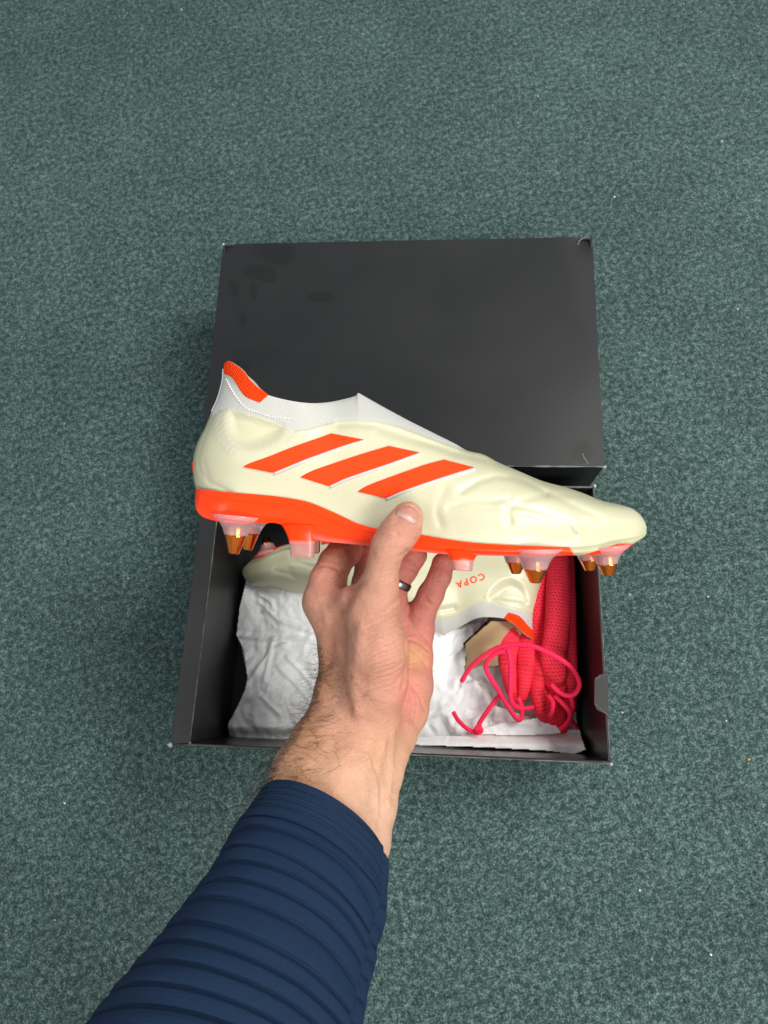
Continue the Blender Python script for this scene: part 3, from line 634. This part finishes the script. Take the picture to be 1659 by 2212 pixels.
            V, Fc = lathe([(-.006, r1 * .75), (-.0002, r1 * .8), (-.0001, r1), (.0004, r1 * 1.02), (hd * .5, (r1 + r2) / 2 * 1.03), (hd * .96, r2 * 1.03), (hd, r2 * .8), (hd - .0006, r2 * .5)], c, ax, 18)
            part('stud_tip', V, Fc, M['copper'], sk, smooth_=False)
    return b
def solec_x(so): o = np.argsort(so[:, 0]); return so[o, 0], so[o, 1]
K4 = Matrix([[CR[i], CU[i], -CF[i], (CO + BO[0] * CR + BO[1] * CU + D0 * CF)[i]] for i in range(3)] + [[0, 0, 0, 1]])
boot = make_boot('football_boot', 'cream laceless football boot with three orange stripes, held up by the hand', None, True, K4)

# second boot lies on its side in the box, sole towards the lid
pk = L(493, 780, 0.)[:2]; te = L(1397, 1148, 0.)[:2]
lo, hi = .0, .2
for _ in range(40):
    z2 = (lo + hi) / 2; dd = np.linalg.norm((on(1163, 1392, z2) - on(522, 1238, z2))[:2])
    if dd > np.linalg.norm(te - pk): lo = z2
    else: hi = z2
z2b = z2
Pp, Pt = on(1163, 1392, z2)[:2], on(522, 1238, z2)[:2]
ang = math.atan2(*(Pt - Pp)[::-1]) - math.atan2(*(te - pk)[::-1])
R2 = Matrix.Rotation(ang, 4, 'Z'); mid = (Pp + Pt) / 2 - np.array(R2.to_3x3() @ Vector((*((pk + te) / 2), 0)))[:2]
M2 = Matrix.Translation((mid[0], mid[1], z2)) @ R2
boot2 = make_boot('football_boot', 'second cream football boot lying sole up in the box, small orange lettering on its side', None, False, M2)
# COPA lettering on its side
cu = bpy.data.curves.new('txt', 'FONT'); cu.body = 'COPA'; cu.size = 1; cu.offset = .018; cu.space_character = 1.35; cu.resolution_u = 6; cu.align_x = 'CENTER'; cu.align_y = 'CENTER'
to = bpy.data.objects.new('txt', cu); COL.objects.link(to); bpy.context.view_layer.update()
me = bpy.data.meshes.new_from_object(to.evaluated_get(bpy.context.evaluated_depsgraph_get())); bpy.data.objects.remove(to)
bm = bmesh.new(); bm.from_mesh(me); bmesh.ops.triangulate(bm, faces=bm.faces); bmesh.ops.subdivide_edges(bm, edges=bm.edges, cuts=1)
tv = np.array([list(q.co)[:2] for q in bm.verts]); tf = [[q.index for q in f.verts] for f in bm.faces]; bm.free()
Mi = M2.inverted(); c0 = np.array(Mi @ Vector(on(1042, 1246, z2 + .028)))[:2]; c1 = np.array(Mi @ Vector(on(991, 1262, z2 + .028)))[:2]
dx = (c1 - c0); ln = np.linalg.norm(dx); dx /= ln; up = np.array([-dx[1], dx[0]]); sc = (ln + .004) / (tv[:, 0].max() - tv[:, 0].min())
V = []
for q in tv:
    p = (c0 + c1) / 2 + dx * q[0] * sc + up * q[1] * sc
    loc, nor, i, t = bvh_up.ray_cast(Vector((p[0], p[1], .2)), Vector((0, 0, -1))); V.append((p[0], p[1], (loc.z if loc else .03) + .0004))
o = mesh('lettering', V, tf, M['stripe'], boot2, origin=(0, 0, 0), smooth_=False)

# ------------------------------------------------------------------ arm and hand, one continuous surface
def cone(P, a, b, ra, rb):
    ab = b - a; t = np.clip(((P - a) @ ab) / (ab @ ab), 0, 1)
    return np.linalg.norm(P - (a + t[..., None] * ab), axis=-1) - (ra + (rb - ra) * t)
def smin(a, b, k):
    h = np.clip(.5 + .5 * (b - a) / k, 0, 1); return b + (a - b) * h - k * h * (1 - h)
def cpt(r): px, py, d, rad = r; return np.array([(px - CX) / F * d, -(py - CY) / F * d, -d]), rad / 1000
body = [
    [(808, 1325, .394, 13.5), (816, 1400, .398, 17.5), (814, 1470, .405, 18), (795, 1560, .412, 18.5), (770, 1610, .404, 18), (742, 1670, .392, 20), (705, 1770, .38, 23), (650, 1880, .365, 25)],
    [(700, 1300, .425, 12.3), (722, 1345, .425, 12.5), (741, 1400, .424, 15), (742, 1450, .422, 14.5), (730, 1500, .418, 14.3), (722, 1545, .414, 15), (690, 1602, .403, 16), (652, 1665, .392, 16.5), (618, 1760, .38, 16), (590, 1850, .37, 17)],
    [(790, 1310, .452, 12), (795, 1400, .446, 16), (800, 1480, .44, 17), (790, 1560, .43, 17), (760, 1640, .412, 18), (710, 1780, .395, 20)],
    [(850, 1335, .472, 12), (845, 1400, .462, 13), (840, 1480, .45, 15), (820, 1580, .432, 14)],
    [(902, 1362, .474, 10.5), (893, 1420, .464, 12.8), (888, 1480, .454, 14.2), (876, 1535, .444, 14.3), (853, 1590, .43, 12.8), (836, 1630, .418, 12.3), (822, 1670, .409, 13), (800, 1740, .398, 15), (776, 1820, .385, 17), (738, 1900, .372, 20)],
    [(725, 1315, .42, 10), (765, 1300, .402, 9), (800, 1300, .394, 9)],          # web to the thumb
]
thumb = [(881, 1116, .3925, 8.9), (871, 1138, .391, 10.4), (856, 1158, .3885, 10.6), (838, 1183, .3875, 9.6), (829, 1215, .388, 8.9), (820, 1262, .390, 10.6), (808, 1325, .394, 13.5)]
fingers = [
    [(760, 1192, .480, 8.2), (752, 1190, .460, 9.2), (738, 1198, .447, 10.2), (724, 1216, .437, 10.4), (709, 1252, .428, 11.2), (700, 1300, .425, 12.3)],
    [(805, 1200, .482, 7.8), (802, 1200, .464, 8.6), (798, 1225, .460, 9.4), (792, 1262, .456, 9.8), (790, 1310, .452, 12)],
    [(900, 1200, .482, 7.6), (890, 1203, .466, 8.8), (873, 1230, .463, 9.0), (852, 1264, .463, 9.0), (846, 1300, .466, 10.5), (850, 1335, .472, 12)],
    [(965, 1210, .478, 6.6), (957, 1218, .460, 7.0), (950, 1245, .458, 7.5), (930, 1285, .461, 8.6), (910, 1325, .468, 9.6), (902, 1362, .474, 10.5)],
]
H = .00115
allp = np.array([cpt(r)[0] for c in body + [thumb] + fingers for r in c]); lo3 = allp.min(0) - .03; hi3 = allp.max(0) + .03
nn = np.ceil((hi3 - lo3) / H).astype(int); ax = [lo3[i] + H * np.arange(nn[i]) for i in range(3)]
def field():
    G = np.full(nn, 1.0, dtype=np.float32)
    def local(chain, k, base=None):
        out = None
        for a_, b_ in zip(chain[:-1], chain[1:]):
            (a, ra), (b, rb) = cpt(a_), cpt(b_); pad = .022; mn = np.minimum(a, b) - max(ra, rb) - pad; mx_ = np.maximum(a, b) + max(ra, rb) + pad
            sl = tuple(slice(max(0, int((mn[i] - lo3[i]) / H)), min(nn[i], int((mx_[i] - lo3[i]) / H) + 2)) for i in range(3))
            P = np.stack(np.meshgrid(*[ax[i][sl[i]] for i in range(3)], indexing='ij'), -1).astype(np.float32)
            d = cone(P, a, b, ra, rb).astype(np.float32); yield sl, d
    def chainfield(chain, k):
        Q = np.full(nn, .05, dtype=np.float32)
        for sl, d in local(chain, k): Q[sl] = smin(Q[sl], d, k)
        return Q
    B = None
    for c in body[:5]:
        Q = chainfield(c, .004); B = Q if B is None else smin(B, Q, .011)
    B = smin(B, chainfield(body[5], .004), .012)
    T_ = smin(B, chainfield(thumb, .003), .007); R = T_
    for f in fingers: R = np.minimum(R, smin(B, chainfield(f, .003), .006))
    return R
G = field()
def surface_nets(G):
    S = G < 0
    c = np.zeros(tuple(np.array(G.shape) - 1), dtype=np.int8)
    for i in (0, 1):
        for j in (0, 1):
            for k in (0, 1): c += S[i:S.shape[0] - 1 + i, j:S.shape[1] - 1 + j, k:S.shape[2] - 1 + k]
    act = (c > 0) & (c < 8); idx = np.full(act.shape, -1, dtype=np.int64); ii = np.argwhere(act); idx[act] = np.arange(len(ii))
    acc = np.zeros((len(ii), 3)); cnt = np.zeros(len(ii))
    cor = [(i, j, k) for i in (0, 1) for j in (0, 1) for k in (0, 1)]
    for a in cor:
        for ax_ in range(3):
            if a[ax_] == 0:
                b = list(a); b[ax_] = 1; ga = G[ii[:, 0] + a[0], ii[:, 1] + a[1], ii[:, 2] + a[2]]; gb = G[ii[:, 0] + b[0], ii[:, 1] + b[1], ii[:, 2] + b[2]]
                m_ = (ga < 0) != (gb < 0); t = np.where(m_, ga / np.where(m_, ga - gb, 1), 0); p = np.array(a, float)[None].repeat(len(ii), 0); p[:, ax_] = t
                acc[m_] += p[m_]; cnt[m_] += 1
    V = (ii + acc / cnt[:, None]) * H + lo3; Fs = []
    for ax_ in range(3):
        A = [slice(1, -1)] * 3; A[ax_] = slice(0, -1); B_ = [slice(1, -1)] * 3; B_[ax_] = slice(1, None)
        sa, sb = S[tuple(A)], S[tuple(B_)]; e = np.argwhere(sa != sb); o = e.copy()
        for q in range(3):
            if q != ax_: o[:, q] += 1
        u, v_ = (ax_ + 1) % 3, (ax_ + 2) % 3
        def g(du, dv): w_ = o.copy(); w_[:, u] -= du; w_[:, v_] -= dv; return idx[w_[:, 0], w_[:, 1], w_[:, 2]]
        q4 = np.stack([g(0, 0), g(1, 0), g(1, 1), g(0, 1)], 1); fl = sa[tuple(e.T)]; q4[~fl] = q4[~fl][:, ::-1]; Fs.append(q4)
    return V, np.vstack(Fs)
HV, HF = surface_nets(G)
def lap(V, Fc, it, lam=.5):
    E = np.vstack([Fc[:, [0, 1]], Fc[:, [1, 2]], Fc[:, [2, 3]], Fc[:, [3, 0]]]); E = np.vstack([E, E[:, ::-1]]); n = np.bincount(E[:, 0], minlength=len(V))[:, None]
    for _ in range(it):
        A = np.stack([np.bincount(E[:, 0], V[E[:, 1], k], minlength=len(V)) for k in range(3)], 1) / n; V = V + lam * (A - V)
    return V
HV = lap(HV, HF, 3)
def normals(V, Fc):
    n = np.cross(V[Fc[:, 2]] - V[Fc[:, 0]], V[Fc[:, 3]] - V[Fc[:, 1]]); N = np.zeros_like(V)
    for k in range(4): np.add.at(N, Fc[:, k], n)
    return N / (np.linalg.norm(N, axis=1)[:, None] + 1e-12)
HN = normals(HV, HF)
if (HN * (HV - HV.mean(0))).sum() < 0: HF = HF[:, ::-1]; HN = -HN
pxv = CX + F * HV[:, 0] / -HV[:, 2]; pyv = CY - F * HV[:, 1] / -HV[:, 2]; facing = np.clip((HN * (-HV / np.linalg.norm(HV, axis=1)[:, None])).sum(1), 0, 1)
dep = -HV[:, 2]
def C5(*p): return [(603.5 + x * .26455, 1042.4 + y * .26455) for x, y in p]
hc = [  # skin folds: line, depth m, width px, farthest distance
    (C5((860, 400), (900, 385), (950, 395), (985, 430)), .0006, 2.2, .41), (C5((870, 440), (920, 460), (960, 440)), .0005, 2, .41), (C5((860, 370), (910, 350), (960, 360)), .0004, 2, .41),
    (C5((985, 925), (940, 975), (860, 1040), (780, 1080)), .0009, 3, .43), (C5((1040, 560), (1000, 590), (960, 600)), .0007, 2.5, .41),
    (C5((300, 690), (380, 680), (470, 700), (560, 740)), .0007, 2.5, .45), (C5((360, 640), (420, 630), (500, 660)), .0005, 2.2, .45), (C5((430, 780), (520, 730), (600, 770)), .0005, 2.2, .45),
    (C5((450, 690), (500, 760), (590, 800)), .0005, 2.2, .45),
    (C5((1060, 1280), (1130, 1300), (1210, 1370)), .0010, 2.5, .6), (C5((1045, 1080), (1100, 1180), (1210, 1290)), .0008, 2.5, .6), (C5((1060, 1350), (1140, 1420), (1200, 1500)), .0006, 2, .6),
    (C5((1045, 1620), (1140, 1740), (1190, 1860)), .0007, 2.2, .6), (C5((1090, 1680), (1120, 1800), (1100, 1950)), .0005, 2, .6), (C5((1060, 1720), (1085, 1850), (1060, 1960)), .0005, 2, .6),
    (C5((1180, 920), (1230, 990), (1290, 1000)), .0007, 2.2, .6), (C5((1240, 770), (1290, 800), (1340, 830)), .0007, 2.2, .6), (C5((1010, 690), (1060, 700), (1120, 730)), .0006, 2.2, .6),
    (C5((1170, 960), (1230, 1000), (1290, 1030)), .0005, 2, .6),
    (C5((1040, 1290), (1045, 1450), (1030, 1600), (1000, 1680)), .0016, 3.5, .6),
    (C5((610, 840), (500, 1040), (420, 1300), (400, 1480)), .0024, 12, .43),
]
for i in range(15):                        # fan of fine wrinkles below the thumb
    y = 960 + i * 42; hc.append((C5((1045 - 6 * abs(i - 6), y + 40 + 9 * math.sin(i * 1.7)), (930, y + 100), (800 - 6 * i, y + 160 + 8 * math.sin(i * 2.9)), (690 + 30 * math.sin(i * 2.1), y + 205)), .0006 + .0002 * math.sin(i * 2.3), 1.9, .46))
disp = np.zeros(len(HV))
for p, a, s, dm in hc: disp -= a * np.exp(-(dist_poly(pxv, pyv, p) / s) ** 2) * (dep < dm)
# tendons and veins of the wrist
for p, a, s in (([(700, 1320), (735, 1400), (760, 1480), (770, 1540)], .0010, 9), ([(830, 1600), (815, 1680), (815, 1760)], .0010, 7), ([(850, 1580), (845, 1660), (838, 1740)], .0008, 6), ([(806, 1640), (822, 1700), (820, 1790)], -.0008, 5), ([(780, 1350), (765, 1450), (775, 1540)], .0009, 12)):
    disp += a * np.exp(-(dist_poly(pxv, pyv, p) / s) ** 2)
disp += .0004 * vnoise(pxv * .05, pyv * .05, 3) + .00018 * vnoise(pxv * .16, pyv * .16, 4)
HV = HV + HN * (disp * smooth(facing / .35))[:, None]
# skin colour by region, with shade on the back of the hand painted in
tone = np.tile([.50, .245, .165], (len(HV), 1))
def blend(wt, c): 
    global tone
    tone = tone * (1 - wt[:, None]) + np.array(c) * wt[:, None]
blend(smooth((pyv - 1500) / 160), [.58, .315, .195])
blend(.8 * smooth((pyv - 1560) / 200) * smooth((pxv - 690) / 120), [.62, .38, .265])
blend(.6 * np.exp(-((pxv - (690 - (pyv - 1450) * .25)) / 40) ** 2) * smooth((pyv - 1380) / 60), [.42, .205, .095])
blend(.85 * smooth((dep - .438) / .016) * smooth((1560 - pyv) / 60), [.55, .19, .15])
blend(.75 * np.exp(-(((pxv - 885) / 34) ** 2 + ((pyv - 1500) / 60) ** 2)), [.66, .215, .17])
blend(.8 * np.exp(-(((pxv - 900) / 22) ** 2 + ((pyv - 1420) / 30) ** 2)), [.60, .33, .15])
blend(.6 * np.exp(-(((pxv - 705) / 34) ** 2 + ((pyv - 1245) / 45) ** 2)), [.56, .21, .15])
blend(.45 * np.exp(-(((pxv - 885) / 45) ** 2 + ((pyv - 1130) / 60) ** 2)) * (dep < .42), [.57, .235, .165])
blend(.55 * np.exp(-((pxv - 704) / 24) ** 2) * smooth((pyv - 1330) / 60) * smooth((1520 - pyv) / 60), [.36, .17, .09])  # left back of the hand: its shading and hair painted as darker brown
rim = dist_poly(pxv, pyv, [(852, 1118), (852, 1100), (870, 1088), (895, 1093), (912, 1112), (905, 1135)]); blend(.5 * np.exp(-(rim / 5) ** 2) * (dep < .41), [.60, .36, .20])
for p, a, s, dm in hc: blend(.30 * np.exp(-(dist_poly(pxv, pyv, p) / (s * .9)) ** 2) * (dep < dm), [.44, .16, .11])  # darker and redder along the fold lines
HWd = CO + HV[:, :1] * CR + HV[:, 1:2] * CU - HV[:, 2:] * CF
arm = empty('person', at(640, 1900, .37), 'outstretched left forearm and hand in a ribbed navy sleeve, gripping the boot from below', 'person')
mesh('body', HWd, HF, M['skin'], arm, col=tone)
bvh_h = BVHTree.FromPolygons(HV.tolist(), HF.tolist())
def hhit(px, py):
    d = np.array([(px - CX) / F, -(py - CY) / F, -1.]); d /= np.linalg.norm(d); loc, nor, i, t = bvh_h.ray_cast(Vector((0, 0, 0)), Vector(d))
    if loc is None: return None
    n = np.array(nor); n = n if n @ d < 0 else -n; return np.array(loc), n
def c2w(P): P = np.atleast_2d(P); return CO + P[:, :1] * CR + P[:, 1:2] * CU - P[:, 2:] * CF
# thumb nail
nail = spline([(854, 1111), (858, 1099), (873, 1092.5), (890, 1095), (902, 1104), (907, 1115), (903, 1130), (892, 1132), (878, 1125), (864, 1118)], 40, closed=True)[:-1]
nc = np.array([881, 1112.]); rings = 9; V = []; C = []
for i in range(rings + 1):
    s = i / rings
    for p in nail:
        q = nc + (p - nc) * s; h = hhit(*q)
        lift = .0009 * (1 - s ** 4) + (.0002 if i < rings else -.0006); V.append(h[0] + h[1] * lift)
        lun = dist_poly(np.array([q[0]]), np.array([q[1]]), [(862, 1114), (878, 1120), (893, 1130)])[0]; w_ = math.exp(-(lun / 5.5) ** 2); C.append(np.array([.46, .20, .155]) * (1 - w_) + np.array([.55, .33, .29]) * w_)
mesh('thumbnail', c2w(np.array(V)), gridf(rings + 1, len(nail), True), M['nail'], arm, col=np.array(C))
# ring
(a, _), (b_, _) = cpt((865, 1243, .463, 9)), cpt((850, 1269, .463, 9.5)); axn = (b_ - a) / np.linalg.norm(b_ - a); mid_ = (a + b_) / 2
V, Fc = lathe([(-.0026, .0092), (-.0026, .0100), (-.0015, .0105), (.0015, .0105), (.0026, .0100), (.0026, .0092), (0, .0090)], mid_, axn, 40)
mesh('ring', c2w(V), Fc[:-2], M['ring'], arm)
# arm hair
mb = MB(); cnt = 0
while cnt < 680:
    edge = random.random() < .55
    y = 1395 + random.random() ** (.9 if edge else .75) * 335; xl = np.interp(y, [1400, 1440, 1512, 1595, 1642, 1703], [690, 694, 684, 640, 605, 574])
    s = random.uniform(-6, 7) if edge else abs(random.gauss(0, 1)) * np.interp(y, [1400, 1450, 1500, 1540, 1730], [6, 30, 62, 45, 55]); x = xl + 1.5 + s
    if s > 150: continue
    h = hhit(x, y)
    if h is None: continue
    cnt += 1; p, n = h; ln = random.uniform(.008, .017) * (1. if y > 1430 else .55)
    th = random.gauss(3.0, .7) if edge else random.gauss(2.9 if random.random() < .5 else .15, .45)
    d = np.array([math.cos(th), math.sin(th) * .7 - .35, .1]); d = d - n * (d @ n); d /= np.linalg.norm(d) + 1e-9; d = d * .8 + n * (random.uniform(.5, 1.6) if edge else random.uniform(.05, .35))
    curl = random.gauss(0, 1) * 110; P = [p - n * .0003]; side = np.cross(n, d); q = p
    for k in range(7):
        d = d + side * curl * ln / 7 - n * (.04 if edge else .03); d /= np.linalg.norm(d); q = q + d * ln / 7; P.append(q)
    V, Fc = tube(np.array(P), np.linspace(.000065, .00003, 8), 3); mb.add(c2w(V), Fc)
hr = mb.obj('arm_hair', M['hair'], arm); hr['kind'] = 'stuff'

# sleeve ------------------------------------------------------------------
# rows: left edge px, right edge px, distance
sv = [((562, 1706), (832, 1868), .382), ((545, 1725), (839, 1905), .380), ((510, 1778), (822, 2005), .373), ((484, 1822), (805, 2060), .367), ((461, 1864), (793, 2108), .362), ((414, 1929), (780, 2168), .354),
      ((373, 1984), (771, 2225), .347), ((322, 2045), (760, 2290), .340), ((271, 2105), (750, 2350), .333), ((192, 2207), (730, 2450), .321), ((90, 2330), (690, 2580), .305)]
def sleeve():
    n, k = 900, 128; Lr = spline([(a[0], a[1], b[0], b[1], d) for a, b, d in sv], n)
    P1 = np.stack([(Lr[:, 0] - CX) / F * Lr[:, 4], -(Lr[:, 1] - CY) / F * Lr[:, 4], -Lr[:, 4]], 1); P2 = np.stack([(Lr[:, 2] - CX) / F * Lr[:, 4], -(Lr[:, 3] - CY) / F * Lr[:, 4], -Lr[:, 4]], 1)
    c = (P1 + P2) / 2; side = (P2 - P1); hw = np.linalg.norm(side, axis=1) / 2; side /= np.linalg.norm(side, axis=1)[:, None]
    Tn = np.gradient(c, axis=0); Tn /= np.linalg.norm(Tn, axis=1)[:, None]; upv = np.cross(side, Tn); upv /= np.linalg.norm(upv, axis=1)[:, None]; upv *= np.sign(upv[:, 2:3])
    s = np.r_[0, np.cumsum(np.linalg.norm(np.diff(c, axis=0), axis=1))]
    ph = np.arange(k) / k * 2 * np.pi       # 0 = right edge, pi/2 = towards the camera
    V = np.zeros((n, k, 3)); wr = .74
    sk = s[:, None] + .006 * np.cos(ph)[None] * 0
    grooves = [.0045, .0085, .0125, .017]; x = .017; st = .0082
    while x < s[-1] + .03: st = min(st * 1.022, .0104); x += st; grooves.append(x)
    # ribs slant towards the seam on the right
    V = 0; cs = np.cos(ph)[None]; eff = sk - .000 * cs - np.maximum(cs - .2, 0) * .004 * smooth((sk - .01) / .03)
    bulge = np.zeros((n, k)); g = np.array(grooves); j = np.searchsorted(g, eff); lo_ = np.where(j > 0, g[np.clip(j - 1, 0, len(g) - 1)], -.004); hi_ = g[np.clip(j, 0, len(g) - 1)]
    fr = np.clip((eff - lo_) / (hi_ - lo_), 0, 1); dg = np.minimum(np.abs(eff - lo_), np.abs(hi_ - eff)); wd_ = np.interp(eff, [0, .014, .03], [.0006, .0007, .0011]); bulge = ((1 - np.exp(-(dg / wd_) ** 2)) * .75 + .25 * np.sin(np.pi * fr)) * np.interp(eff, [0, .014, .03, .1], [.0009, .0012, .0023, .0028])
    bulge += .0006 * vnoise(sk * 120, ph[None] * 2 + 0 * sk, 5)
    seam_a = .66; sd = np.exp(-((ph[None] - seam_a) / .05) ** 2); bulge = bulge * (1 - .6 * sd) - .0030 * sd + .0012 * np.exp(-((ph[None] - seam_a + .12) / .07) ** 2)
    rr = hw[:, None] + bulge - .0022
    V = c[:, None] + rr[..., None] * (np.cos(ph)[None, :, None] * side[:, None] + wr * np.sin(ph)[None, :, None] * upv[:, None])
    A_ = .019 * np.sin(ph); V = V - Tn[:, None] * A_[None, :, None]
    # turned-in cuff
    cin = [c[0] + (hw[0] - q) * (np.cos(ph)[:, None] * side[0] + wr * np.sin(ph)[:, None] * upv[0]) + Tn[0] * (e - A_[:, None]) for q, e in ((.0060, .010), (.0045, .0035), (.0032, .0004), (.0018, -.0004))]
    V = np.vstack([np.vstack(cin), V.reshape(-1, 3)]); N = n + 4
    o = mesh('sleeve', c2w(V), gridf(N, k, True), M['navy'], arm)
    # stitches in the first seams
    mb = MB(); VV = V[4 * k:].reshape(n, k, 3)
    for gr in grooves[:4]:
        for a in range(20, 108):
            def P(af):
                i = int(np.clip(np.searchsorted(s, gr + max(math.cos(af * 2 * math.pi / k) - .2, 0) * .004 * float(smooth(np.array((gr - .01) / .03)))), 0, n - 1)); j = int(af); f_ = af - j
                q = VV[i, j] * (1 - f_) + VV[i, (j + 1) % k] * f_; return q + (q - c[i]) / np.linalg.norm(q - c[i]) * .0002
            for h_ in (0, .5): V2, F2 = tube(np.array([P(a * .5 + h_ * .5 + 0), P(a * .5 + h_ * .5 + .28)]), .00022, 4); mb.add(c2w(V2), F2)
    q = mb.obj('stitching', M['navythread'], o, origin=tuple(arm.location)); q['kind'] = 'stuff'
sleeve()
